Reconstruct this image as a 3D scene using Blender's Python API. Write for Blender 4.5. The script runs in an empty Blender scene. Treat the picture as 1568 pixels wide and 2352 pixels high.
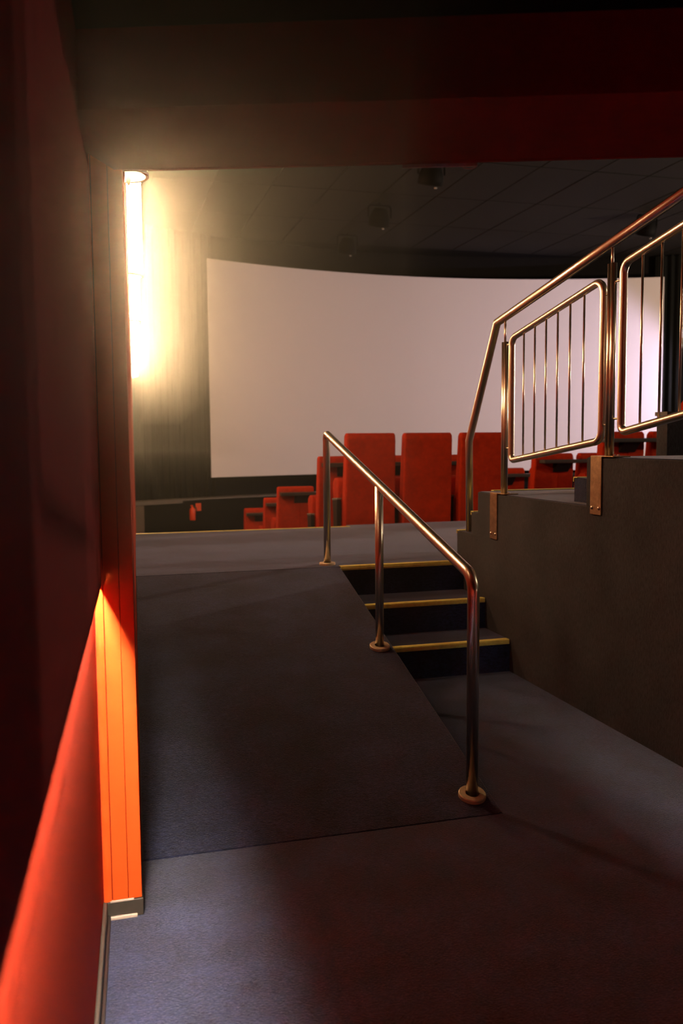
import bpy, bmesh, math, random
from mathutils import Vector, Matrix
random.seed(7)
scn = bpy.context.scene
COL = scn.collection

# ------------------------------------------------------------------ camera
F_PX, TILT, YAW, ROLL, EYE = 1995.84, 0.08195, 0.26957, -0.0084, 1.45
fw = Vector((math.sin(YAW) * math.cos(TILT), math.cos(YAW) * math.cos(TILT), -math.sin(TILT)))
rt0 = Vector((math.cos(YAW), -math.sin(YAW), 0))
up0 = rt0.cross(fw)
rt = rt0 * math.cos(ROLL) + up0 * math.sin(ROLL)
up = -rt0 * math.sin(ROLL) + up0 * math.cos(ROLL)
cam_data = bpy.data.cameras.new('camera')
cam = bpy.data.objects.new('camera', cam_data)
COL.objects.link(cam)
m = Matrix.Identity(4)
for i in range(3):
    m[i][0], m[i][1], m[i][2] = rt[i], up[i], -fw[i]
m[0][3], m[1][3], m[2][3] = 0, 0, EYE
cam.matrix_world = m
cam_data.sensor_fit = 'VERTICAL'
cam_data.sensor_height = 36
cam_data.sensor_width = 24
cam_data.lens = F_PX / 2352 * 36
cam_data.clip_start = 0.01
cam_data.clip_end = 100
cam_data.dof.use_dof = True
cam_data.dof.focus_distance = 3.9
cam_data.dof.aperture_fstop = 2.8
scn.camera = cam

# ------------------------------------------------------------------ light
world = bpy.data.worlds.new('world')
scn.world = world
world.use_nodes = True
world.node_tree.nodes['Background'].inputs[0].default_value = (0.30, 0.20, 0.16, 1)
world.node_tree.nodes['Background'].inputs[1].default_value = 0.0
WARM = (1.0, 0.64, 0.31)
SCONCE = [8, 120, 100, 70, 140, 170]        # emission of the six wall lights, nearest first
COVE = 1350                                # emission of the cove strips
def lamp(name, kind, loc, power, color, size=0.3, aim=None, spot=None, blend=0.6):
    d = bpy.data.lights.new(name, kind)
    d.energy = power
    d.color = color
    if kind == 'AREA':
        d.shape = 'DISK'
        d.size = size
    else:
        d.shadow_soft_size = size
    if kind == 'SPOT':
        d.spot_size = spot
        d.spot_blend = blend
    o = bpy.data.objects.new(name, d)
    COL.objects.link(o)
    o.location = loc
    if aim is not None:
        o.rotation_euler = (Vector(aim) - Vector(loc)).to_track_quat('-Z', 'Y').to_euler()
    return o
# wall lamps along the right side of the hall, beyond the picture edge; the farthest washes the screen end
lamp('right_wall_light', 'POINT', (13.2, 6.0, 2.7), 500, (1.0, 0.78, 0.62), 0.12)
lamp('right_wall_light', 'POINT', (13.2, 10.0, 2.7), 950, (1.0, 0.72, 0.54), 0.12)
lamp('right_wall_light', 'SPOT', (12.5, 13.6, 2.5), 600, (0.82, 0.68, 1.0), 0.12, (9.5, 16.2, 2.7), 1.25, 0.55)
# house light over the seating behind the entrance
lamp('house_light', 'AREA', (9.0, 1.5, 5.0), 70, (1.0, 0.76, 0.50), 0.5, (5.0, 6.0, 0))
scn.view_settings.view_transform = 'Standard'
scn.view_settings.look = 'None'
scn.view_settings.exposure = 0.0
scn.view_settings.gamma = 1.0
scn.view_settings.use_curve_mapping = False
scn.cycles.max_bounces = 5
scn.cycles.diffuse_bounces = 3
scn.cycles.use_adaptive_sampling = True
scn.cycles.adaptive_threshold = 0.2
scn.cycles.glossy_bounces = 4
scn.cycles.sample_clamp_indirect = 4.0
scn.cycles.caustics_reflective = False
scn.cycles.caustics_refractive = False

# ------------------------------------------------------------------ helpers
def tag(o, label=None, cat=None, group=None, kind=None):
    if label: o['label'] = label
    if cat: o['category'] = cat
    if group: o['group'] = group
    if kind: o['kind'] = kind
    return o
def link(o, parent=None):
    COL.objects.link(o)
    if parent is not None:
        o.parent = parent
        o.matrix_parent_inverse = parent_matrix(parent).inverted()
    return o
def parent_matrix(p):
    mm = p.matrix_basis.copy()
    if p.parent is not None:
        mm = parent_matrix(p.parent) @ p.matrix_parent_inverse @ mm
    return mm
def empty(name, loc=(0, 0, 0), parent=None):
    o = bpy.data.objects.new(name, None)
    o.empty_display_size = 0.1
    o.location = loc
    return link(o, parent)
def obj(name, bm, mat, parent=None, smooth=False, bevel=0, segs=2, angle=0.6):
    bmesh.ops.remove_doubles(bm, verts=bm.verts, dist=1e-6)
    bmesh.ops.recalc_face_normals(bm, faces=bm.faces)
    me = bpy.data.meshes.new(name)
    bm.to_mesh(me)
    bm.free()
    me.materials.append(mat)
    o = bpy.data.objects.new(name, me)
    if smooth:
        for pl in me.polygons: pl.use_smooth = len(pl.vertices) <= 4      # end caps stay flat
    if bevel:
        md = o.modifiers.new('bevel', 'BEVEL')
        md.width = bevel
        md.segments = segs
        md.limit_method = 'ANGLE'
        md.angle_limit = angle
        for pl in me.polygons: pl.use_smooth = True
        wn = o.modifiers.new('wn', 'WEIGHTED_NORMAL')
    return link(o, parent)
def box(x0, x1, y0, y1, z0, z1, bm=None):
    bm = bm or bmesh.new()
    v = [bm.verts.new((x, y, z)) for z in (z0, z1) for y in (y0, y1) for x in (x0, x1)]
    for f in ((0, 1, 3, 2), (4, 6, 7, 5), (0, 4, 5, 1), (2, 3, 7, 6), (0, 2, 6, 4), (1, 5, 7, 3)):
        bm.faces.new([v[i] for i in f])
    return bm
def prism(pts, z0, z1, bm=None):
    """vertical prism over a plan polygon; z may be a function of (x, y)"""
    bm = bm or bmesh.new()
    g = lambda z, p: z(*p) if callable(z) else z
    lo = [bm.verts.new((p[0], p[1], g(z0, p))) for p in pts]
    hi = [bm.verts.new((p[0], p[1], g(z1, p))) for p in pts]
    n = len(pts)
    bm.faces.new(lo[::-1])
    bm.faces.new(hi)
    for i in range(n):
        bm.faces.new((lo[i], lo[(i + 1) % n], hi[(i + 1) % n], hi[i]))
    return bm
def profile_x(pts, x0, x1, bm=None):
    """polygon in (y, z) pushed along x"""
    bm = bm or bmesh.new()
    a = [bm.verts.new((x0, y, z)) for y, z in pts]
    b = [bm.verts.new((x1, y, z)) for y, z in pts]
    n = len(pts)
    bm.faces.new(a)
    bm.faces.new(b[::-1])
    for i in range(n):
        bm.faces.new((a[i], b[i], b[(i + 1) % n], a[(i + 1) % n]))
    return bm
def fillet(pts, r, n=7, closed=False):
    pts = [Vector(p) for p in pts]
    out = []
    N = len(pts)
    for i, p in enumerate(pts):
        if not closed and i in (0, N - 1):
            out.append(p)
            continue
        a, b = pts[i - 1], pts[(i + 1) % N]
        u, v = (a - p).normalized(), (b - p).normalized()
        ang = u.angle(v)
        rr = r[i] if isinstance(r, (list, tuple)) else r
        if rr <= 0 or ang > 3.12:
            out.append(p)
            continue
        d = min(rr / math.tan(ang / 2), 0.45 * (a - p).length, 0.45 * (b - p).length)
        rr = d * math.tan(ang / 2)
        c = p + (u + v).normalized() * (rr / math.sin(ang / 2))
        s, e = (p + u * d) - c, (p + v * d) - c
        tot = s.angle(e)
        for k in range(n + 1):
            t = k / n
            w = (s * math.sin((1 - t) * tot) + e * math.sin(t * tot)) / math.sin(tot)
            out.append(c + w)
    return out
def tube(pts, r, seg=16, closed=False, bm=None):
    bm = bm or bmesh.new()
    pts = [Vector(p) for p in pts]
    N = len(pts)
    tang = []
    for i in range(N):
        a = pts[i - 1] if (i > 0 or closed) else pts[i]
        b = pts[(i + 1) % N] if (i < N - 1 or closed) else pts[i]
        u = (pts[i] - a); v = (b - pts[i])
        w = (u.normalized() if u.length > 0 else Vector()) + (v.normalized() if v.length > 0 else Vector())
        tang.append(w.normalized())
    ref = Vector((1, 0, 0)) if abs(tang[0].x) < 0.9 else Vector((0, 0, 1))
    nrm = (ref - tang[0] * ref.dot(tang[0])).normalized()
    rings = []
    for i in range(N):
        if i:
            nrm = (nrm - tang[i] * nrm.dot(tang[i])).normalized()
        bi = tang[i].cross(nrm)
        # keep the section true at mitred corners
        k = 1.0
        if 0 < i < N - 1 or closed:
            u = (pts[i] - pts[i - 1]).normalized()
            k = 1 / max(0.5, u.dot(tang[i]))
        mdir = None
        if k > 1.001:
            v = (pts[(i + 1) % N] - pts[i]).normalized()
            mdir = (v - u)
            mdir = mdir.normalized() if mdir.length > 1e-6 else None
        ring = []
        for s in range(seg):
            a = 2 * math.pi * s / seg
            off = (nrm * math.cos(a) + bi * math.sin(a)) * r
            if mdir is not None:
                off += mdir * off.dot(mdir) * (k - 1)
            ring.append(bm.verts.new(pts[i] + off))
        rings.append(ring)
    for i in range(N if closed else N - 1):
        A, B = rings[i], rings[(i + 1) % N]
        for s in range(seg):
            bm.faces.new((A[s], A[(s + 1) % seg], B[(s + 1) % seg], B[s]))
    if not closed:
        bm.faces.new(rings[0][::-1])
        bm.faces.new(rings[-1])
    return bm
def lathe(prof, seg=24, loc=(0, 0, 0), rot=None, half=None, bm=None):
    """(radius, z) profile turned round z; half=(a0, a1) turns only part of the way"""
    bm = bm or bmesh.new()
    M = Matrix.Translation(loc) @ (rot.to_matrix().to_4x4() if rot is not None else Matrix.Identity(4))
    a0, a1 = half or (0, 2 * math.pi)
    n = seg + 1 if half else seg
    cols = []
    for s in range(n):
        a = a0 + (a1 - a0) * s / seg
        cols.append([bm.verts.new(M @ Vector((r * math.cos(a), r * math.sin(a), z))) for r, z in prof])
    for s in range(n - 1 if half else n):
        A, B = cols[s], cols[(s + 1) % n]
        for i in range(len(prof) - 1):
            try: bm.faces.new((A[i], B[i], B[i + 1], A[i + 1]))
            except ValueError: pass
    return bm
def copy_tree(o, parent=None):
    c = o.copy()
    COL.objects.link(c)
    if parent is not None: c.parent = parent
    for ch in list(o.children):
        copy_tree(ch, c)
    return c

# ------------------------------------------------------------------ materials
def mat(name, color, rough=0.7, metal=0.0, var=0.0, scale=8.0, stretch=(1, 1, 1), bump=0.0, bscale=300.0,
        sheen=0.0, spec=0.5, emit=None, estr=0.0, var2=0.0, scale2=1.2, coat=0.0, aniso_streak=None, specks=0.0):
    m = bpy.data.materials.new(name)
    m.use_nodes = True
    nt = m.node_tree
    b = nt.nodes['Principled BSDF']
    b.inputs['Base Color'].default_value = (*color, 1)
    b.inputs['Roughness'].default_value = rough
    b.inputs['Metallic'].default_value = metal
    b.inputs['Specular IOR Level'].default_value = spec
    if sheen:
        b.inputs['Sheen Weight'].default_value = sheen
        b.inputs['Sheen Roughness'].default_value = 0.35
        b.inputs['Sheen Tint'].default_value = (0.75, 0.8, 1.0, 1)
    if coat:
        b.inputs['Coat Weight'].default_value = coat
    if emit:
        b.inputs['Emission Color'].default_value = (*emit, 1)
        b.inputs['Emission Strength'].default_value = estr
    tc = nt.nodes.new('ShaderNodeTexCoord')
    mp = nt.nodes.new('ShaderNodeMapping')
    mp.inputs['Scale'].default_value = stretch
    nt.links.new(tc.outputs['Object'], mp.inputs['Vector'])
    col = None
    def mul(fac_socket, lo, hi, prev):
        mr = nt.nodes.new('ShaderNodeMapRange')
        mr.inputs['From Min'].default_value = 0.3
        mr.inputs['From Max'].default_value = 0.7
        mr.inputs['To Min'].default_value = lo
        mr.inputs['To Max'].default_value = hi
        nt.links.new(fac_socket, mr.inputs['Value'])
        mx = nt.nodes.new('ShaderNodeMix')
        mx.data_type = 'RGBA'
        mx.blend_type = 'MULTIPLY'
        mx.inputs[0].default_value = 1.0
        if prev is None: mx.inputs[6].default_value = (*color, 1)
        else: nt.links.new(prev, mx.inputs[6])
        cmb = nt.nodes.new('ShaderNodeCombineColor')
        for k in range(3): nt.links.new(mr.outputs[0], cmb.inputs[k])
        nt.links.new(cmb.outputs[0], mx.inputs[7])
        return mx.outputs[2]
    if var:
        n = nt.nodes.new('ShaderNodeTexNoise')
        n.inputs['Scale'].default_value = scale
        n.inputs['Detail'].default_value = 5
        n.inputs['Roughness'].default_value = 0.7
        nt.links.new(mp.outputs[0], n.inputs['Vector'])
        col = mul(n.outputs['Fac'], 1 - var, 1 + var, col)
    if var2:
        n = nt.nodes.new('ShaderNodeTexNoise')
        n.inputs['Scale'].default_value = scale2
        n.inputs['Detail'].default_value = 3
        nt.links.new(tc.outputs['Object'], n.inputs['Vector'])
        col = mul(n.outputs['Fac'], 1 - var2, 1 + var2, col)
    if specks:
        n = nt.nodes.new('ShaderNodeTexVoronoi')
        n.inputs['Scale'].default_value = 5.5
        nt.links.new(tc.outputs['Object'], n.inputs['Vector'])
        lt = nt.nodes.new('ShaderNodeMath')
        lt.operation = 'LESS_THAN'
        lt.inputs[1].default_value = specks
        nt.links.new(n.outputs['Distance'], lt.inputs[0])
        mx = nt.nodes.new('ShaderNodeMix')
        mx.data_type = 'RGBA'
        nt.links.new(lt.outputs[0], mx.inputs[0])
        nt.links.new(col, mx.inputs[6])
        mx.inputs[7].default_value = (0.55, 0.5, 0.48, 1)
        col = mx.outputs[2]
    if col is not None:
        nt.links.new(col, b.inputs['Base Color'])
    if bump:
        n = nt.nodes.new('ShaderNodeTexNoise')
        n.inputs['Scale'].default_value = bscale
        n.inputs['Detail'].default_value = 3
        nt.links.new(mp.outputs[0], n.inputs['Vector'])
        bp = nt.nodes.new('ShaderNodeBump')
        bp.inputs['Strength'].default_value = bump
        bp.inputs['Distance'].default_value = 0.004
        nt.links.new(n.outputs['Fac'], bp.inputs['Height'])
        nt.links.new(bp.outputs[0], b.inputs['Normal'])
    return m
M = {}
M['carpet'] = mat('navy_carpet', (0.018, 0.025, 0.068), 0.95, var=0.75, scale=95, stretch=(0.45, 1, 1), bump=0.8, bscale=260,
                  sheen=0.62, spec=0.2, var2=0.55, scale2=4.5, specks=0.008)
M['wall_carpet'] = mat('charcoal_wall_carpet', (0.045, 0.046, 0.056), 0.95, var=0.4, scale=120, stretch=(1, 1, 0.3), bump=0.5,
                       bscale=420, sheen=0.25, spec=0.2, var2=0.22, scale2=3.0)
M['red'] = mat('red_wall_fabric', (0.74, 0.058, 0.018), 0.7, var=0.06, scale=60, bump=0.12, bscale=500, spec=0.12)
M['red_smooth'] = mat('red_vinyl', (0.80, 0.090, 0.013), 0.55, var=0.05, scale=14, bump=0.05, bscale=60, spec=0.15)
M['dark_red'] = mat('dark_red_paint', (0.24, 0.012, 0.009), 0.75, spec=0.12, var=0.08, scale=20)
M['black'] = mat('black_paint', (0.006, 0.0055, 0.005), 0.85, spec=0.1, var=0.2, scale=10)
M['ceiling'] = mat('dark_ceiling_panel', (0.010, 0.0085, 0.0068), 0.85, spec=0.2, var=0.15, scale=6, bump=0.2, bscale=120)
M['curtain'] = mat('black_curtain', (0.008, 0.0085, 0.007), 0.9, var=0.2, scale=30, stretch=(1, 1, 0.1), spec=0.1)
M['screen'] = mat('projection_screen', (0.72, 0.68, 0.67), 0.9, var=0.02, scale=40, spec=0.1)
M['metal'] = mat('brushed_bronze_steel', (0.82, 0.74, 0.62), 0.30, 1.0, var=0.06, scale=30, stretch=(1, 1, 0.2))
M['flange'] = mat('satin_bronze_flange', (0.80, 0.64, 0.44), 0.5, 0.55, var=0.12, scale=60)
M['bracket'] = mat('aged_brass_plate', (0.42, 0.29, 0.17), 0.42, 1.0, var=0.3, scale=25, bump=0.15, bscale=90)
M['brass'] = mat('yellow_brass_nosing', (0.98, 0.86, 0.24), 0.45, 0.0, var=0.18, scale=26, bump=0.1, bscale=150)
M['seat'] = mat('red_seat_velour', (0.50, 0.033, 0.007), 0.9, var=0.16, scale=22, bump=0.25, bscale=300, spec=0.12, var2=0.15, scale2=7)
M['plastic'] = mat('black_plastic', (0.014, 0.013, 0.013), 0.5, var=0.1)
M['grey_pad'] = mat('grey_armrest', (0.16, 0.15, 0.14), 0.6, var=0.1)
M['ledge'] = mat('dark_laminate', (0.035, 0.030, 0.027), 0.4, var=0.15, scale=12)
M['plinth'] = mat('grey_plinth', (0.042, 0.037, 0.031), 0.55, var=0.2, scale=30)
M['tape'] = mat('pale_edge_tape', (0.55, 0.46, 0.40), 0.6, var=0.15, scale=50)
M['white'] = mat('white_enamel', (0.8, 0.78, 0.74), 0.4)
M['cove_right'] = mat('warm_led_short', (0.9, 0.8, 0.7), 0.5, emit=(1.0, 0.80, 0.58), estr=COVE * 0.45)
M['cove'] = mat('warm_led', (0.9, 0.8, 0.7), 0.5, emit=(1.0, 0.80, 0.58), estr=COVE)
M['ext_red'] = mat('extinguisher_red', (0.75, 0.07, 0.015), 0.35)
M['sign_red'] = mat('sign_red', (0.72, 0.08, 0.02), 0.5)
M['stage_lip'] = mat('grey_stage_lip', (0.12, 0.10, 0.085), 0.7, var=0.15)
M['spot'] = mat('black_lamp_housing', (0.004, 0.004, 0.004), 0.7, spec=0.1)
M['lens'] = mat('lamp_glass', (0.3, 0.3, 0.3), 0.1, spec=0.8)

# ------------------------------------------------------------------ key measures (metres)
XW, HP = 2.434, 0.6026                    # clad stair wall, platform height
YR0, YR1, YFE = 2.991, 5.6175, 8.24       # ramp foot, ramp head / platform edge, platform far edge
LW = lambda y: -0.016 + 0.0374 * y        # hall side of the left wall
RZ = lambda x, y: HP * (y - YR0) / (YR1 - YR0)
RX = lambda y: 1.470 + (1.537 - 1.470) * (y - YR0) / (YR1 - YR0)   # right edge of ramp
LOW = lambda y: -0.143 + 0.042 * y        # left wall below the overhanging panel
PAN = lambda y: -0.115 + 0.0405 * y       # face of the overhanging panel
BACK = -2.6

# ------------------------------------------------------------------ floor, ramp, stairs, platform
bm = prism([(LOW(BACK), BACK), (XW, BACK), (XW, YR0 - 0.002), (LOW(YR0), YR0 - 0.002)], -0.1, 0.0)
prism([(RX(YR0), YR0 - 0.002), (XW, YR0 - 0.002), (XW, 4.90), (RX(4.9), 4.90)], -0.1, 0.0, bm)
tag(obj('floor', bm, M['carpet']), 'navy carpet of the entrance passage in the foreground', 'floor', kind='structure')

bm = prism([(LW(YR0) + 0.002, YR0 + 0.002), (RX(YR0), YR0 + 0.002), (RX(YR1), YR1), (LW(YR1) + 0.002, YR1)], -0.1, RZ)
tag(obj('ramp', bm, M['carpet'], bevel=0.006), 'dark carpeted ramp rising from the passage beside the stairs', 'ramp', kind='structure')

bm = prism([(LW(YR1) + 0.002, YR1), (RX(YR1), YR1), (XW + 1.5, YR1 - 0.01), (6.0, YR1 - 0.01), (6.0, YFE + 0.14), (2.36, YFE + 0.14), (2.36, YFE), (LW(YFE) + 0.002, YFE)], -1.1, HP)
tag(obj('platform', bm, M['carpet']), 'carpeted cross aisle platform at the head of the ramp and stairs', 'floor', kind='structure')

def nosing(name, x0, x1, y, z, parent, w=0.042, h=0.026):
    """ribbed brass edge whose front is at y (facing -y)"""
    p = [(y - 0.004, z - h), (y + 0.002, z - h), (y + 0.002, z - 0.001), (y + w, z - 0.001), (y + w, z + 0.002),
         (y + 0.022, z + 0.002), (y + 0.020, z + 0.004), (y + 0.014, z + 0.004), (y + 0.012, z + 0.002), (y + 0.008, z + 0.004), (y - 0.002, z + 0.004),
         (y - 0.006, z - 0.002), (y - 0.004, z - 0.007), (y - 0.007, z - 0.011), (y - 0.006, z - 0.016)]
    return obj(name, profile_x(p, x0, x1), M['brass'], parent)
def nosing_far(name, x0, x1, y, z, parent, sx=1):
    bm = box(x0, x1, y - 0.035, y + 0.004, z - 0.001, z + 0.004)
    box(x0, x1, y, y + 0.005, z - 0.022, z + 0.004, bm)
    return obj(name, bm, M['brass'], parent)

stairs = empty('stairs', (1.9, 5.2, 0))
tag(stairs, 'three dark carpeted steps with yellow brass edges between ramp and wall', 'stairs', kind='structure')
SX0 = 1.44
for (y, z, yn) in ((4.880, 0.2010, 5.235), (5.240, 0.4000, 5.61), (5.6125, HP - 0.0005, 5.70)):
    st = obj('step', box(SX0 + 0.03, XW - 0.001, y, yn + 0.1, -0.05 if z < 0.3 else z - 0.23, z), M['carpet'], stairs)
    nosing('nosing', RX(y) + 0.004, XW - (0.006 if z < 0.5 else 0.012), y, z, st)
nf = nosing_far('nosing', LW(YFE) + 0.005, 2.355, YFE, HP, None)
tag(nf, 'thin brass edging along the far edge of the platform', 'edging', kind='structure')

# ------------------------------------------------------------------ tiered block with clad wall on the right
T1, T2 = 1.099, 1.352
blk = empty('seating_tiers', (3.0, 4.0, 0))
tag(blk, 'charcoal carpet-clad side of the stepped seating tiers on the right', 'tiers', kind='structure')
obj('clad_wall', profile_x([(1.9, -0.1), (5.372, -0.1), (5.372, T1), (4.02, T1), (4.02, T2), (2.66, T2), (2.66, 1.606), (1.9, 1.606)], XW, 3.8), M['wall_carpet'], blk, bevel=0.006)
# walking surfaces of the tiers
for (y0, y1, z) in ((4.03, 5.36, T1), (2.67, 4.012, T2)):
    obj('tread', box(XW + 0.012, 3.78, y0, y1, z - 0.01, z + 0.004), M['carpet'], blk)
obj('shade_pier', box(XW + 0.001, XW + 0.16, 1.87, 2.72, 0.0, 5.26), M['wall_carpet'], blk)  # unseen upright added to keep the right wall lamps off the passage panel
# the two low steps up to the first tier and the half step above it
for (y0, y1, zb, z) in ((5.36, 5.735, 0.35, 0.806), (5.36, 5.49, 0.804, 0.958)):
    s = obj('step', box(XW + 0.006, 3.8, y0, y1, zb, z), M['wall_carpet'], blk, bevel=0.004)
    nosing_far('nosing', XW + 0.004, 3.79, y1, z, s)
nosing_far('nosing', XW + 0.10, 3.79, 5.372, T1 + 0.007, blk)
s = obj('step', box(XW + 0.09, 3.78, 4.018, 4.29, T1, 1.236), M['carpet'], blk)
nosing_far('nosing', XW + 0.085, 3.78, 4.29, 1.236, s)

# parapet at the far right with its grey capping
par = empty('parapet', (5.0, 5.3, HP))
tag(par, 'dark low parapet wall behind the railing at the right picture edge', 'parapet', kind='structure')
obj('wall_body', box(3.80, 7.0, 5.24, 5.36, HP, 1.605), M['wall_carpet'], par)
obj('capping', box(3.79, 7.0, 5.23, 5.37, 1.605, 1.632), M['ledge'], par)

# ------------------------------------------------------------------ left wall of the passage, cove, jamb, header
lw = prism([(LOW(BACK), BACK), (LOW(2.66), 2.66), (LOW(2.66) - 0.15, 2.66), (LOW(BACK) - 0.15, BACK)], 0, 2.5)
wl = tag(obj('wall_left', lw, M['red']), 'red fabric wall of the passage at the left edge, lit from above', 'wall', kind='structure')
PZ = 1.030
YE = 2.6395
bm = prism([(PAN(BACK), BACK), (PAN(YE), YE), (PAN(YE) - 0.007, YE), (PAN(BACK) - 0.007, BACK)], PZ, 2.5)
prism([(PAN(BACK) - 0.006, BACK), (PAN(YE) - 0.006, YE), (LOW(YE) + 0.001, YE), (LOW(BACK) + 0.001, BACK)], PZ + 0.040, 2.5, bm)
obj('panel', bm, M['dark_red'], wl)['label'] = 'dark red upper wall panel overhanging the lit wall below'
bm = prism([(LOW(BACK) + 0.003, BACK), (LOW(YE) + 0.003, YE), (LOW(YE) + 0.010, YE), (LOW(BACK) + 0.010, BACK)], PZ + 0.030, PZ + 0.039)
st = obj('light_strip', bm, M['cove'])
tag(st, 'warm light strip hidden under the overhanging red panel on the left', 'light strip')
bm = prism([(PAN(BACK) - 0.0085, BACK), (PAN(YE) - 0.0085, YE), (PAN(YE) - 0.0072, YE), (PAN(BACK) - 0.0072, BACK)], PZ + 0.004, PZ + 0.039)
obj('bounce_plate', bm, M['white'], st)  # white plate added inside the lip to bounce strip light onto the jamb
bb = prism([(LOW(BACK) + 0.001, BACK), (LOW(2.63) + 0.001, 2.63), (LOW(2.63) + 0.013, 2.63), (LOW(BACK) + 0.013, BACK)], 0.0, 0.062)
b = obj('baseboard_left', bb, M['plinth'], bevel=0.003)
tag(b, 'dark grey skirting along the foot of the left red wall', 'skirting', kind='structure')
bb = prism([(LOW(BACK) + 0.014, BACK), (LOW(2.63) + 0.014, 2.63), (LOW(2.63) + 0.022, 2.63), (LOW(BACK) + 0.022, BACK)], 0.0, 0.018)
obj('skirting_foot', bb, M['plastic'], b)

# jamb: narrow upholstered pillar at the end of the passage wall
jx0, jx1, jy = LOW(2.64) + 0.001, 0.083, 2.642
jamb = empty('trim_1', (0.03, jy, 0))
tag(jamb, 'red upholstered jamb at the corner of the doorway with grey plinth', 'jamb', kind='structure')
obj('core', prism([(jx0, jy + 0.012), (jx1, jy + 0.012), (LW(2.95) - 0.002, 2.95), (jx0, 2.95)], 0.052, 2.6), M['dark_red'], jamb)
obj('face_panel', box(jx0 + 0.028, jx1 - 0.041, jy, jy + 0.012, 0.056, 2.5), M['red_smooth'], jamb, bevel=0.0012)
obj('face_panel', box(jx1 - 0.0395, jx1, jy, jy + 0.012, 0.056, 2.5), M['red_smooth'], jamb, bevel=0.0012)
# crinkled edge strip
bm = bmesh.new()
nz = 150
cols = []
for i in range(nz + 1):
    z = 0.056 + (2.5 - 0.056) * i / nz
    row = []
    for k in range(5):
        u = k / 4
        x = jx0 + 0.002 + u * 0.0235
        d = 0.0022 * math.sin(z * 55 + u * 2.5 + 1.7 * math.sin(z * 17)) * math.sin(math.pi * u)
        row.append(bm.verts.new((x, jy - 0.001 + d - 0.002 * math.sin(math.pi * u), z)))
    cols.append(row)
for i in range(nz):
    for k in range(4):
        bm.faces.new((cols[i][k], cols[i][k + 1], cols[i + 1][k + 1], cols[i + 1][k]))
obj('edge_strip', bm, M['red_smooth'], jamb, smooth=True)
pl = obj('plinth', prism([(jx0, jy - 0.004), (jx1 + 0.004, jy - 0.004), (jx1 + 0.006, 2.95), (jx0, 2.95)], 0.0, 0.054), M['plinth'], jamb, bevel=0.003)
obj('top_edge', box(jx0 + 0.02, jx1 - 0.025, jy - 0.005, jy + 0.002, 0.053, 0.057), M['tape'], pl)
obj('foot_strip', box(jx0 + 0.004, jx1 - 0.015, jy - 0.012, jy - 0.003, 0.0, 0.010), M['tape'], pl, bevel=0.002)

# hall side of the left wall, edge-on from here
bm = prism([(LW(2.70), 2.70), (LW(15.6), 15.6), (LW(15.6) - 0.2, 15.6), (jx0 - 0.1, 2.96)], -1.1, 5.6)
tag(obj('wall_hall_left', bm, M['red']), 'red side wall of the hall seen edge-on beside the wall lights', 'wall', kind='structure')

# header over the doorway, running obliquely to the right
hd = empty('trim_2', (1.2, 2.3, 2.225))
tag(hd, 'dark red header beam across the top of the doorway', 'header', kind='structure')
HA, HB = Vector((0.088, 2.642)), Vector((2.75, 2.642 - 0.338 * (2.75 - 0.088)))
hdir = (HB - HA).normalized()
hn = Vector((-hdir.y, hdir.x))
def hp(s, d): 
    v = HA + hdir * s + hn * d
    return (v.x, v.y)
HL = (HB - HA).length
HD = 0.47                                 # depth of the soffit towards the camera
obj('beam', prism([hp(-0.10, -HD), hp(HL, -HD), hp(HL, -0.022), hp(-0.02, -0.022)], 2.225, 3.1), M['dark_red'], hd)
obj('edge_trim', prism([hp(0.0, -0.018), hp(HL, -0.018), hp(HL, 0.0), hp(0.0, 0.0)], 2.2245, 3.1), M['dark_red'], hd, bevel=0.002)
tp = obj('peeling_tape', prism([hp(0.80, -0.002), hp(1.01, -0.002), hp(1.01, 0.004), hp(0.80, 0.004)], 2.216, 2.226), M['tape'], hd)
pth = []
for i in range(13):
    a = math.pi * i / 12
    q = hp(0.965 + 0.045 * (1 - math.cos(a)) / 2, 0.002)
    pth.append((q[0], q[1], 2.2195 - 0.010 * math.sin(a)))
obj('tape_curl', tube(pth, 0.0012, 6), M['tape'], hd, smooth=True)
# passage ceiling
ce = prism([(LOW(BACK) - 0.1, BACK), (2.75, BACK), hp(HL, -HD), hp(-0.10, -HD), (LOW(2.2) - 0.1, 2.2)], 2.405, 2.5)
tag(obj('ceiling_passage', ce, M['black']), 'black low ceiling of the entrance passage above the header', 'ceiling', kind='structure')

# right wall of the passage (beside the camera, outside the picture)
wr = tag(obj('wall_right', box(XW, XW + 0.12, BACK, 1.86, 0, 2.5), M['red']), 'red wall on the right side of the entrance passage', 'wall', kind='structure')
bm = box(XW - 0.028, XW - 0.021, BACK, 1.80, PZ, 2.4)
box(XW - 0.022, XW - 0.001, BACK, 1.80, PZ + 0.04, 2.4, bm)
obj('panel', bm, M['dark_red'], wr)
tag(obj('light_strip', box(XW - 0.011, XW - 0.003, 0.0, 1.80, PZ + 0.030, PZ + 0.039), M['cove_right']), 'warm light strip under the panel of the right passage wall', 'light strip')
tag(obj('wall_back', box(-0.5, 2.7, BACK - 0.12, BACK, 0, 2.5), M['dark_red']), 'red end wall of the passage behind the viewer', 'wall', kind='structure')

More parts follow.
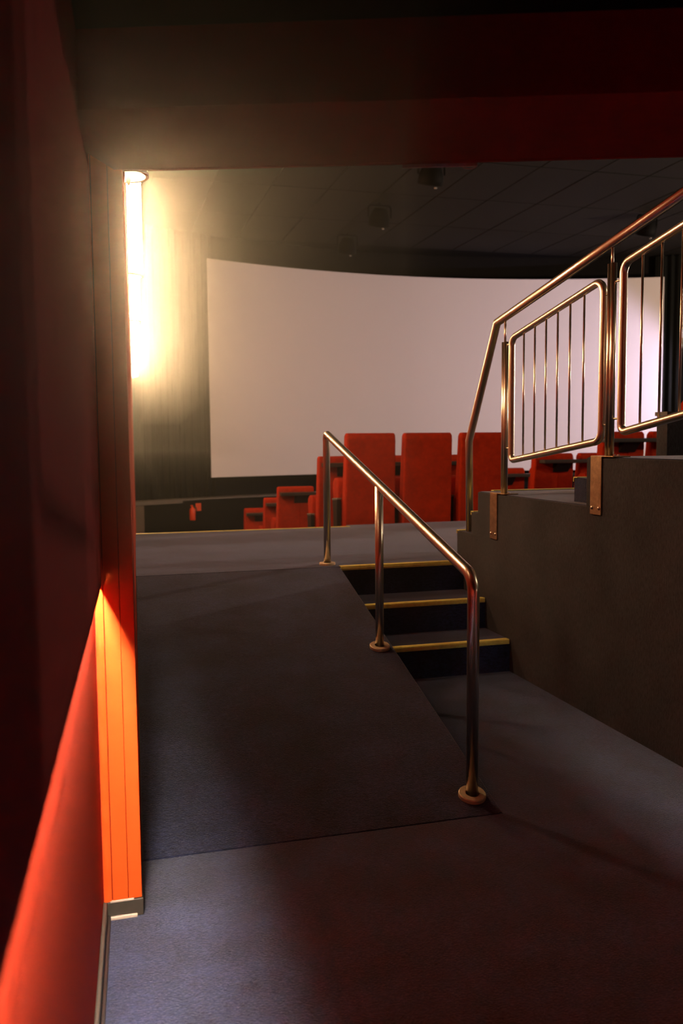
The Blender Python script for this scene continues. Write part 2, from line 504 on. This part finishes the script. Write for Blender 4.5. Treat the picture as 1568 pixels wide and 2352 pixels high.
# ------------------------------------------------------------------ ramp handrail
hr = empty('ramp_handrail', (1.43, 4.4, 0.3))
tag(hr, 'bronze tube handrail on three posts along the ramp edge', 'handrail')
R_H = 0.0242
p_top, p_bend = (1.477, 5.715, 1.500), (1.391, 3.105, 0.915)
path = fillet([(1.477, 5.720, HP + 0.005), p_top, p_bend, (1.391, 3.112, RZ(0, 3.112) + 0.005)], [0, 0.035, 0.085, 0], 10)
obj('rail', tube(path, R_H, 24), M['metal'], hr, smooth=True)
mz = p_bend[2] + (p_top[2] - p_bend[2]) * (4.42 - p_bend[1]) / (p_top[1] - p_bend[1])
obj('post', tube([(1.430, 4.42, RZ(0, 4.42) + 0.005), (1.430, 4.42, mz - 0.005)], R_H * 0.93, 24), M['metal'], hr, smooth=True)
slope = math.atan(HP / (YR1 - YR0))
from mathutils import Euler
for (x, y, z, a) in ((1.391, 3.112, RZ(0, 3.112), slope), (1.430, 4.42, RZ(0, 4.42), slope), (1.477, 5.720, HP, 0)):
    fl = lathe([(0.0, 0.0), (0.055, 0.0), (0.0555, 0.003), (0.055, 0.014), (0.052, 0.0175), (0.0285, 0.0175), (0.0255, 0.012), (0.0255, 0.0)], 40, (x, y, z), Euler((a, 0, 0)))
    obj('flange', fl, M['flange'], hr)

# ------------------------------------------------------------------ stair railing on the tiers
XR = XW + 0.022
rl = empty('tier_railing', (XR, 4.4, T1))
tag(rl, 'bronze railing with barred frames on top of the stepped wall', 'railing')
path = fillet([(XR, 2.73, 2.600), (XR, 5.135, 2.190), (XR + 0.01, 5.590, 1.440), (XR + 0.01, 5.575, 0.812)], [0, 0, 0, 0])
obj('handrail', tube(path, 0.0255, 24), M['metal'], rl, smooth=True)
railz = lambda y: 2.190 + (5.135 - y) * (2.605 - 2.190) / (5.135 - 2.70)
posts = ((5.020, T1, 2.055), (3.846, T2, 2.308))
for i, (y, z0, z1) in enumerate(posts):
    po = empty('post', (XR, y, z0), rl)
    for dy in (-0.0145, 0.0145):
        obj('post_tube', tube([(XR, y + dy, z0), (XR, y + dy, z1)], 0.0150, 16), M['metal'], po, smooth=True)
    obj('top_rod', tube([(XR, y, z1 - 0.02), (XR, y, railz(y) - 0.015)], 0.007, 12), M['metal'], po, smooth=True)
    # wall bracket: flat plate bent over the wall edge, two screws
    yb = y + 0.100 if i == 0 else y + 0.078
    br = obj('bracket', box(XW - 0.008, XW - 0.0005, yb - 0.055, yb + 0.045, z0 - 0.29, z0 + 0.006), M['bracket'], po, bevel=0.0015)
    obj('bracket_top', box(XW - 0.008, XW + 0.09, yb - 0.16, yb + 0.045, z0 + 0.005, z0 + 0.011), M['bracket'], po, bevel=0.0015)
    for dy in (-0.038, 0.026):
        obj('screw', lathe([(0, 0.006), (0.005, 0.0055), (0.009, 0.003), (0.010, 0)], 14, (XW - 0.008, yb + dy, z0 - 0.255), Euler((0, -math.pi / 2, 0))), M['metal'], po, smooth=True)
    for dy in (-0.11, -0.145):
        obj('bolt', lathe([(0, 0.008), (0.007, 0.008), (0.008, 0)], 6, (XW + 0.03, yb + dy + 0.0, z0 + 0.011)), M['metal'], po)
def frame(y_far, y_near, zt_far, zb_far, zt_near, zb_near, bars):
    fr = empty('barred_frame', (XR, (y_far + y_near) / 2, zb_far), rl)
    pts = [(XR, y_far, zt_far), (XR, y_near, zt_near), (XR, y_near, zb_near), (XR, y_far, zb_far)]
    obj('frame_tube', tube(fillet(pts, [0.06, 0.06, 0.06, 0.035], 8, True), 0.0195, 18, True), M['metal'], fr, smooth=True)
    for y in bars:
        t = (y - y_far) / (y_near - y_far)
        obj('bar', tube([(XR, y, zb_far + (zb_near - zb_far) * t), (XR, y, zt_far + (zt_near - zt_far) * t)], 0.0058, 10), M['metal'], fr, smooth=True)
    return fr
f1 = frame(4.928, 3.918, 2.068, 1.318, 2.246, 1.440, (4.770, 4.634, 4.502, 4.372, 4.240, 4.100))
f2 = frame(3.748, 2.78, 2.290, 1.478, 2.456, 1.628, (3.595, 3.450, 3.306, 3.165, 3.02, 2.90))
for (y0, y1, z) in ((5.02, 4.93, 2.035), (5.02, 4.93, 1.395), (3.92, 3.845, 2.165), (3.92, 3.845, 1.518), (3.845, 3.75, 2.215), (3.845, 3.75, 1.547)):
    obj('spacer', tube([(XR, y0, z), (XR, y1, z)], 0.0055, 10), M['metal'], rl, smooth=True)

# ------------------------------------------------------------------ auditorium floor, front wall, screen, curtain
CY = lambda x: 16.95 - 0.045 * (x - 6.3) ** 2
bm = box(-0.2, 13.5, 8.2, 17.6, -1.25, -1.0)
tag(obj('floor_auditorium', bm, M['carpet']), 'dark auditorium floor below the seat rows', 'floor', kind='structure')
rows = {1: (8.52, 0.395), 2: (9.69, 0.142), 3: (10.80, -0.070), 4: (12.10, -0.326), 5: (13.18, -0.550), 7: (15.10, -0.85)}
ends = [9.58, 10.70, 11.98, 13.08, 14.2]
prev = 8.37
TL = ['the nearest row of tall red seats', 'the second row of red seats', 'the third row of red seats',
      'the largest of the three low aisle seats', 'the half hidden low aisle seat']
for (yr, zf), ye, tl in zip([rows[k] for k in (1, 2, 3, 4, 5)], ends, TL):
    o = obj('seat_terrace', prism([(2.36, prev), (9.5, prev), (9.5, ye), (2.36, ye)], -1.0, zf), M['carpet'])
    tag(o, 'carpeted floor terrace under ' + tl, 'terrace', kind='structure')
    prev = ye
# steps of the side aisle going down to the screen
ai = empty('aisle_steps', (1.2, 9, -1))
tag(ai, 'side aisle steps descending beyond the platform edge towards the screen', 'stairs', kind='structure')
z, y = HP - 0.18, YFE
while z > -0.98:
    obj('step', prism([(LW(y) + 0.002, y), (2.359, y), (2.359, y + 0.56), (LW(y + 0.56) + 0.002, y + 0.56)], -1.0, z), M['carpet'], ai)
    z -= 0.155
    y += 0.56

def ribbon(xs, off_f, off_b, z0, z1, bm=None):
    """curved slab following the front wall"""
    bm = bm or bmesh.new()
    fr = [(x, CY(x) + off_f) for x in xs]
    bk = [(x, CY(x) + off_b) for x in xs]
    V = {}
    for nm, line in (('f', fr), ('b', bk)):
        for k, zz in (('0', z0), ('1', z1)):
            V[nm + k] = [bm.verts.new((p[0], p[1], zz)) for p in line]
    for i in range(len(xs) - 1):
        bm.faces.new((V['f0'][i], V['f0'][i + 1], V['f1'][i + 1], V['f1'][i]))
        bm.faces.new((V['b0'][i + 1], V['b0'][i], V['b1'][i], V['b1'][i + 1]))
        bm.faces.new((V['f1'][i], V['f1'][i + 1], V['b1'][i + 1], V['b1'][i]))
        bm.faces.new((V['f0'][i + 1], V['f0'][i], V['b0'][i], V['b0'][i + 1]))
    for i in (0, -1):
        bm.faces.new((V['f0'][i], V['f1'][i], V['b1'][i], V['b0'][i]))
    return bm
lin = lambda a, b, n: [a + (b - a) * i / n for i in range(n + 1)]
tag(obj('wall_front', ribbon(lin(-0.3, 13.4, 48), 0.32, 0.5, -1.0, 5.6), M['black'], smooth=False), 'black front wall framing the cinema screen', 'wall', kind='structure')
sc = obj('cinema_screen', ribbon(lin(1.965, 11.32, 60), 0.0, 0.03, 0.79, 4.76), M['screen'])
tag(sc, 'large pale curved cinema screen at the front of the hall', 'screen')
# stage front with grey lip
sg = empty('stage', (4, 16, -1))
tag(sg, 'black stage front with a grey lip under the curtain and screen', 'stage', kind='structure')
obj('stage_front', ribbon(lin(-0.2, 13.0, 40), -0.05, 0.3, -1.0, 0.395), M['black'], sg)
obj('lip', ribbon(lin(0.0, 5.0, 24), -0.09, 0.25, 0.395, 0.425), M['stage_lip'], sg)
obj('lip', ribbon(lin(0.0, 1.40, 8), -0.11, -0.05, 0.355, 0.415), M['stage_lip'], sg)
obj('side_pier', prism([(0.52, 15.3), (0.70, 15.3), (0.70, 15.42), (0.52, 15.4)], -1.0, 0.35), M['stage_lip'], sg)
# pleated curtains either side of the screen
def curtain(x0, x1, z0, z1, pitch):
    bm = bmesh.new()
    n = int((x1 - x0) / pitch * 10)
    zs = lin(z0, z1, 6)
    cols = []
    for i in range(n + 1):
        x = x0 + (x1 - x0) * i / n
        ph = 2 * math.pi * (x - x0) / pitch + 0.9 * math.sin(x * 5.3)
        d = 0.045 * math.sin(ph) + 0.018 * math.sin(2.3 * ph)
        cols.append([bm.verts.new((x, CY(x) + 0.17 + d, zz)) for zz in zs])
    for i in range(n):
        for k in range(len(zs) - 1):
            bm.faces.new((cols[i][k], cols[i + 1][k], cols[i + 1][k + 1], cols[i][k + 1]))
    return bm
o = obj('curtain', curtain(0.15, 2.06, 0.43, 5.22, 0.15), M['curtain'], smooth=True)
tag(o, 'black pleated curtain hanging left of the cinema screen', 'curtain')
o = obj('curtain', curtain(11.25, 13.2, 0.43, 5.22, 0.15), M['curtain'], smooth=True)
tag(o, 'black pleated curtain hanging right of the cinema screen', 'curtain')
# fire extinguisher with its sign on the stage front
ex, ey = 1.575, CY(1.575) - 0.14
e = empty('fire_extinguisher', (ex, ey, 0.03))
tag(e, 'small red fire extinguisher hanging on the black stage front', 'extinguisher')
obj('cylinder', lathe([(0, 0.035), (0.045, 0.035), (0.055, 0.05), (0.055, 0.215), (0.045, 0.25), (0.02, 0.268), (0.016, 0.285), (0, 0.285)], 20, (ex, ey, 0)), M['ext_red'], e, smooth=True)
obj('handle', box(ex - 0.035, ex + 0.012, ey - 0.012, ey + 0.012, 0.290, 0.312), M['ext_red'], e, bevel=0.004)
obj('hose', tube(fillet([(ex + 0.01, ey - 0.01, 0.29), (ex + 0.07, ey - 0.02, 0.27), (ex + 0.066, ey - 0.02, 0.10)], 0.04), 0.008, 8), M['plastic'], e, smooth=True)
obj('wall_hook', box(ex - 0.02, ex + 0.02, ey + 0.04, ey + 0.10, 0.20, 0.24), M['plastic'], e)
o = obj('extinguisher_sign', box(1.645, 1.745, CY(1.70) - 0.075, CY(1.70) - 0.060, 0.195, 0.335), M['sign_red'])
tag(o, 'square red sign beside the fire extinguisher on the stage front', 'sign')
obj('sign_back', box(1.66, 1.73, CY(1.70) - 0.06, CY(1.70) - 0.03, 0.21, 0.32), M['plastic'], o)

# hall ceiling of dark panels
ZC = 5.24
ceil = obj('ceiling', box(-0.3, 13.6, 8.0, 17.6, ZC + 0.03, ZC + 0.1), M['black'])
tag(ceil, 'dark panelled ceiling of the cinema hall', 'ceiling', kind='structure')
PX, PY = 0.87, 1.75
pme = None
for i in range(15):
    for j in range(4):
        if pme is None:
            po = obj('panel', box(0.011, PX - 0.011, 0.011, PY - 0.011, 0, 0.03), M['ceiling'], ceil, bevel=0.004)
            pme = po
            po.matrix_parent_inverse = Matrix.Identity(4)
        else:
            po = pme.copy()
            COL.objects.link(po)
        po.location = (-0.04 + PX * i, 9.55 + PY * j, ZC + random.uniform(-0.002, 0.002))
# spotlights under the ceiling
def spotlight(loc, label):
    x, y, z = loc
    s = empty('ceiling_spotlight', (x, y, ZC))
    tag(s, label, 'spotlight', 'black spotlights under the hall ceiling')
    rot = Euler((math.radians(24), 0, 0))
    c = Vector(loc)
    obj('housing', lathe([(0, 0.13), (0.09, 0.125), (0.12, 0.09), (0.165, -0.02), (0.175, -0.14), (0.165, -0.14), (0.15, -0.06), (0, -0.05)], 28, c, rot), M['spot'], s, smooth=True)
    obj('yoke', tube(fillet([c + Vector((-0.19, 0, -0.02)), c + Vector((-0.19, 0, 0.17)), c + Vector((0.19, 0, 0.17)), c + Vector((0.19, 0, -0.02))], 0.05), 0.014, 10), M['spot'], s, smooth=True)
    obj('stem', tube([c + Vector((0, 0, 0.16)), (x, y, ZC)], 0.016, 10), M['spot'], s, smooth=True)
    obj('knob', lathe([(0, 0.02), (0.02, 0.015), (0.02, 0)], 12, c + Vector((0.04, -0.05, -0.20)), Euler((math.pi, 0, 0))), M['lens'], s, smooth=True)
spotlight((4.41, 11.27, 5.03), 'black ceiling spotlight close under the middle of the header')
spotlight((4.43, 13.59, 5.03), 'black ceiling spotlight in the middle of the row of three')
spotlight((4.48, 15.65, 5.03), 'black ceiling spotlight nearest the top of the screen')
spotlight((9.05, 13.15, 5.03), 'black ceiling spotlight behind the railing at the right')
# hall side wall far right and back
tag(obj('wall_hall_right', box(13.6, 13.8, -3, 17.6, -1.0, 5.6), M['black']), 'black side wall at the far right of the hall', 'wall', kind='structure')
tag(obj('wall_hall_back', box(2.6, 13.8, -3.2, -3.0, -1.0, 5.6), M['dark_red']), 'dark rear wall of the hall behind the viewer', 'wall', kind='structure')
tag(obj('ceiling_rear', box(-0.3, 13.6, -3.0, 8.0, ZC + 0.03, ZC + 0.1), M['black']), 'dark rear part of the hall ceiling above the entrance', 'ceiling', kind='structure')

# ------------------------------------------------------------------ seats
def seat_proto(seam):
    s = empty('theatre_chair')
    W = 0.545
    bm = bmesh.new()
    prof = [(0.00, 0.03), (-0.035, 0.55), (-0.075, 1.05), (-0.070, 1.105), (-0.040, 1.13), (0.02, 1.13), (0.055, 1.10), (0.060, 1.04), (0.105, 0.55), (0.135, 0.30), (0.13, 0.03)]
    wid = lambda z: 0.0 + 0.012 * max(0, (z - 0.3) / 0.8)
    a = [bm.verts.new((wid(z), y, z)) for y, z in prof]
    b = [bm.verts.new((W - wid(z), y, z)) for y, z in prof]
    n = len(prof)
    bm.faces.new(a)
    bm.faces.new(b[::-1])
    for i in range(n):
        bm.faces.new((a[i], b[i], b[(i + 1) % n], a[(i + 1) % n]))
    bk = obj('backrest', bm, M['seat'], s, bevel=0.022, segs=3, angle=0.9)
    if seam:
        obj('centre_seam', profile_x([(-0.004, 0.05), (-0.041, 0.55), (-0.066, 0.90), (-0.060, 0.90), (-0.030, 0.55), (0.004, 0.05)], W * 0.60, W * 0.60 + 0.014), M['seat'], bk, bevel=0.003)
    # tip-up cushion, folded
    bm = profile_x([(0.30, 0.20), (0.24, 0.56), (0.25, 0.625), (0.29, 0.66), (0.40, 0.66), (0.465, 0.62), (0.48, 0.54), (0.455, 0.45), (0.45, 0.20)], 0.0, W - 0.02)
    obj('cushion', bm, M['seat'], s, bevel=0.02, segs=3, angle=0.9)
    for x in (-0.056,):
        ar = obj('armrest', profile_x([(0.10, 0.0), (0.09, 0.445), (0.27, 0.43), (0.27, 0.40), (0.25, 0.30), (0.24, 0.0)], x, x + 0.045), M['plastic'], s, bevel=0.006)
        obj('pad', profile_x([(0.08, 0.446), (0.085, 0.468), (0.28, 0.452), (0.285, 0.430)], x - 0.003, x + 0.048), M['grey_pad'], ar, bevel=0.006)
    return s
p_plain, p_seam = seat_proto(False), seat_proto(True)
used = set()
def seat(x, row, label, seam=True, y=None, zf=None):
    p = p_seam if seam else p_plain
    if seam not in used:
        used.add(seam)
        o = p
    else:
        o = copy_tree(p)
    yy, zz = (y, zf) if y is not None else rows[row]
    o.location = (x, yy + 0.03, zz)
    tag(o, label, 'seat', 'red cinema seats')
    return o
seat(2.395, 1, 'tall red seat back at the left end of the nearest row, behind the ramp handrail', False)
seat(3.020, 1, 'tall red seat back in the middle of the nearest row of three', False)
seat(3.650, 1, 'tall red seat back behind the lower end of the tier railing', False)
seat(5.330, 1, 'red seat with dark ledge seen through the gap at the second railing post')
seat(5.950, 1, 'red seat with dark ledge beside the parapet at the right')
seat(2.395, 2, 'red seat at the aisle end of the second row behind the tallest handrail post')
seat(3.015, 2, 'red second-row seat peeping out between the two nearest seat backs at left')
seat(3.635, 2, 'red second-row seat peeping out between the middle and right nearest seat backs')
seat(5.130, 2, 'red seat with dark ledge framed under the first barred railing panel')
seat(5.750, 2, 'red seat just left of the second railing post, under the sloping frame corner')
seat(5.040, 3, 'red third-row seat top low beside the first railing post')
seat(5.680, 3, 'red third-row seat half hidden behind the second-row seat under the railing')
seat(2.395, 4, 'largest red aisle seat of the three low row ends left of the handrail')
seat(2.395, 5, 'half hidden red aisle seat, middle one of the three low row ends')
seat(2.395, 7, 'smallest red aisle seat, lowest of the three low row ends')
seat(4.22, 0, 'red seat above the parapet at the right picture edge', False, 5.62, HP)
# drink ledges fixed behind the rows
def ledge(x0, x1, row, label):
    y, z = rows[row]
    o = empty('drink_ledge', ((x0 + x1) / 2, y, z + 1.0))
    tag(o, label, 'ledge', 'dark ledges behind the seat rows')
    obj('board', box(x0, x1, y - 0.20, y - 0.050, z + 1.010, z + 1.055), M['ledge'], o, bevel=0.006)
    n = max(1, round((x1 - x0) / 0.62))
    for k in range(n):
        xx = x0 + (k + 0.5) * (x1 - x0) / n
        obj('bracket', profile_x([(y - 0.050, z + 1.009), (y - 0.050, z + 0.90), (y - 0.06, z + 0.90), (y - 0.17, z + 1.009)], xx - 0.1, xx + 0.1), M['plastic'], o)
ledge(5.30, 6.60, 1, 'dark ledge behind the right-hand nearest row, above the second tier')
ledge(2.43, 4.15, 2, 'dark ledge behind the second row by the ramp handrail')
ledge(5.18, 6.35, 2, 'dark ledge behind the second-row seats seen under the barred railing')
ledge(4.95, 6.25, 3, 'dark ledge behind the third-row seats low beside the first railing post')
ledge(2.42, 3.05, 4, 'dark ledge behind the largest of the three low aisle seats')
ledge(2.42, 2.94, 5, 'dark ledge behind the half hidden middle one of the low aisle seats')
ledge(2.42, 2.94, 7, 'dark ledge behind the smallest of the three low aisle seats')

# ------------------------------------------------------------------ wall lights along the left hall wall
SL = ['nearest wall light, only its white rim showing under the header',
      'tallest glowing wall light beside the doorway edge',
      'glowing wall light third along the left hall wall',
      'glowing wall light fourth along the left hall wall',
      'glowing wall light fifth along the left hall wall',
      'farthest and lowest glowing wall light at the left']
ZB, LH, RR = 2.45, 0.57, 0.092
cy_, sy_ = math.cos(YAW), math.sin(YAW)
for k in range(6):
    zc = 3.37 + 2.0 * k
    yy = (zc - 0.0) / (cy_ + 0.0374 * sy_)
    x = LW(yy)
    s = empty('wall_light', (x, yy, ZB))
    tag(s, SL[k], 'wall light', 'wall lights along the left wall of the hall')
    em = mat('lamp_glow_%d' % k, (0.9, 0.85, 0.75), 0.5, emit=WARM, estr=SCONCE[k])
    rot = Euler((0, 0, math.atan(-0.0374)))
    hf = (-math.pi / 2, math.pi / 2)
    obj('diffuser', lathe([(0, 0.012), (RR - 0.006, 0.012), (RR - 0.002, 0.03), (RR - 0.002, LH - 0.03), (RR - 0.006, LH - 0.012), (0, LH - 0.012)], 20, (x + 0.004, yy, ZB), rot, hf), em, s, smooth=False)
    for z0 in (0.0, LH - 0.012):
        obj('rim', lathe([(RR - 0.012, z0), (RR, z0), (RR, z0 + 0.012), (RR - 0.012, z0 + 0.012), (RR - 0.012, z0)], 20, (x + 0.004, yy, ZB), rot, hf), M['white'], s)
    obj('back_plate', box(x - 0.002, x + 0.004, yy - RR - 0.01, yy + RR + 0.01, ZB - 0.03, ZB + LH + 0.03), M['white'], s, bevel=0.001)
    obj('finial', lathe([(0, -0.035), (0.006, -0.028), (0.008, -0.012), (0.005, 0.0)], 10, (x + 0.02, yy, ZB)), M['white'], s, smooth=True)

# ------------------------------------------------------------------ scattering volumes added to imitate lens bloom at the wall lights
hz = bpy.data.materials.new('thin_bloom_haze')
hz.use_nodes = True
nt = hz.node_tree
nt.nodes.remove(nt.nodes['Principled BSDF'])
vs = nt.nodes.new('ShaderNodeVolumeScatter')
vs.inputs['Color'].default_value = (1, 0.98, 0.95, 1)
vs.inputs['Density'].default_value = 0.025
vs.inputs['Anisotropy'].default_value = 0.92
nt.links.new(vs.outputs[0], nt.nodes['Material Output'].inputs['Volume'])
bm = prism([(LW(3.0) + 0.10, 3.0), (1.0, 3.0), (1.9, 14.6), (LW(14.6) + 0.10, 14.6)], 1.3, 4.4)
h = obj('bloom_haze', bm, hz)
tag(h, 'added thin volume imitating lens bloom around the wall lights at the left', 'bloom_haze', kind='stuff')
def bloom_haze_copy(name, density):
    c = hz.copy()
    c.name = name
    for n in c.node_tree.nodes:
        if n.type == 'VOLUME_SCATTER':
            n.inputs['Density'].default_value = density
    return c
bm = prism([(PAN(0.25) + 0.004, 0.25), (0.16, 0.25), (0.75, 2.1), (PAN(2.1) + 0.004, 2.1)], 1.25, 2.20)
h = obj('bloom_haze', bm, bloom_haze_copy('passage_bloom_haze', 0.055))
tag(h, 'added thin volume imitating lens bloom in front of the doorway jamb', 'bloom_haze', kind='stuff')
dense = bloom_haze_copy('denser_bloom_haze', 0.045)
bm = prism([(LW(3.05) + 0.10, 3.05), (LW(3.05) + 0.40, 3.05), (LW(13.5) + 0.70, 13.5), (LW(13.5) + 0.10, 13.5)], 1.7, 3.9)
prism([(LW(3.05) + 0.004, 3.05), (LW(3.05) + 0.098, 3.05), (LW(14.4) + 0.098, 14.4), (LW(14.4) + 0.004, 14.4)], 1.3, 2.40, bm)
h = obj('bloom_haze', bm, dense)
tag(h, 'added denser volume imitating lens bloom close around the wall lights at the left', 'bloom_haze', kind='stuff')
scn.cycles.volume_bounces = 0
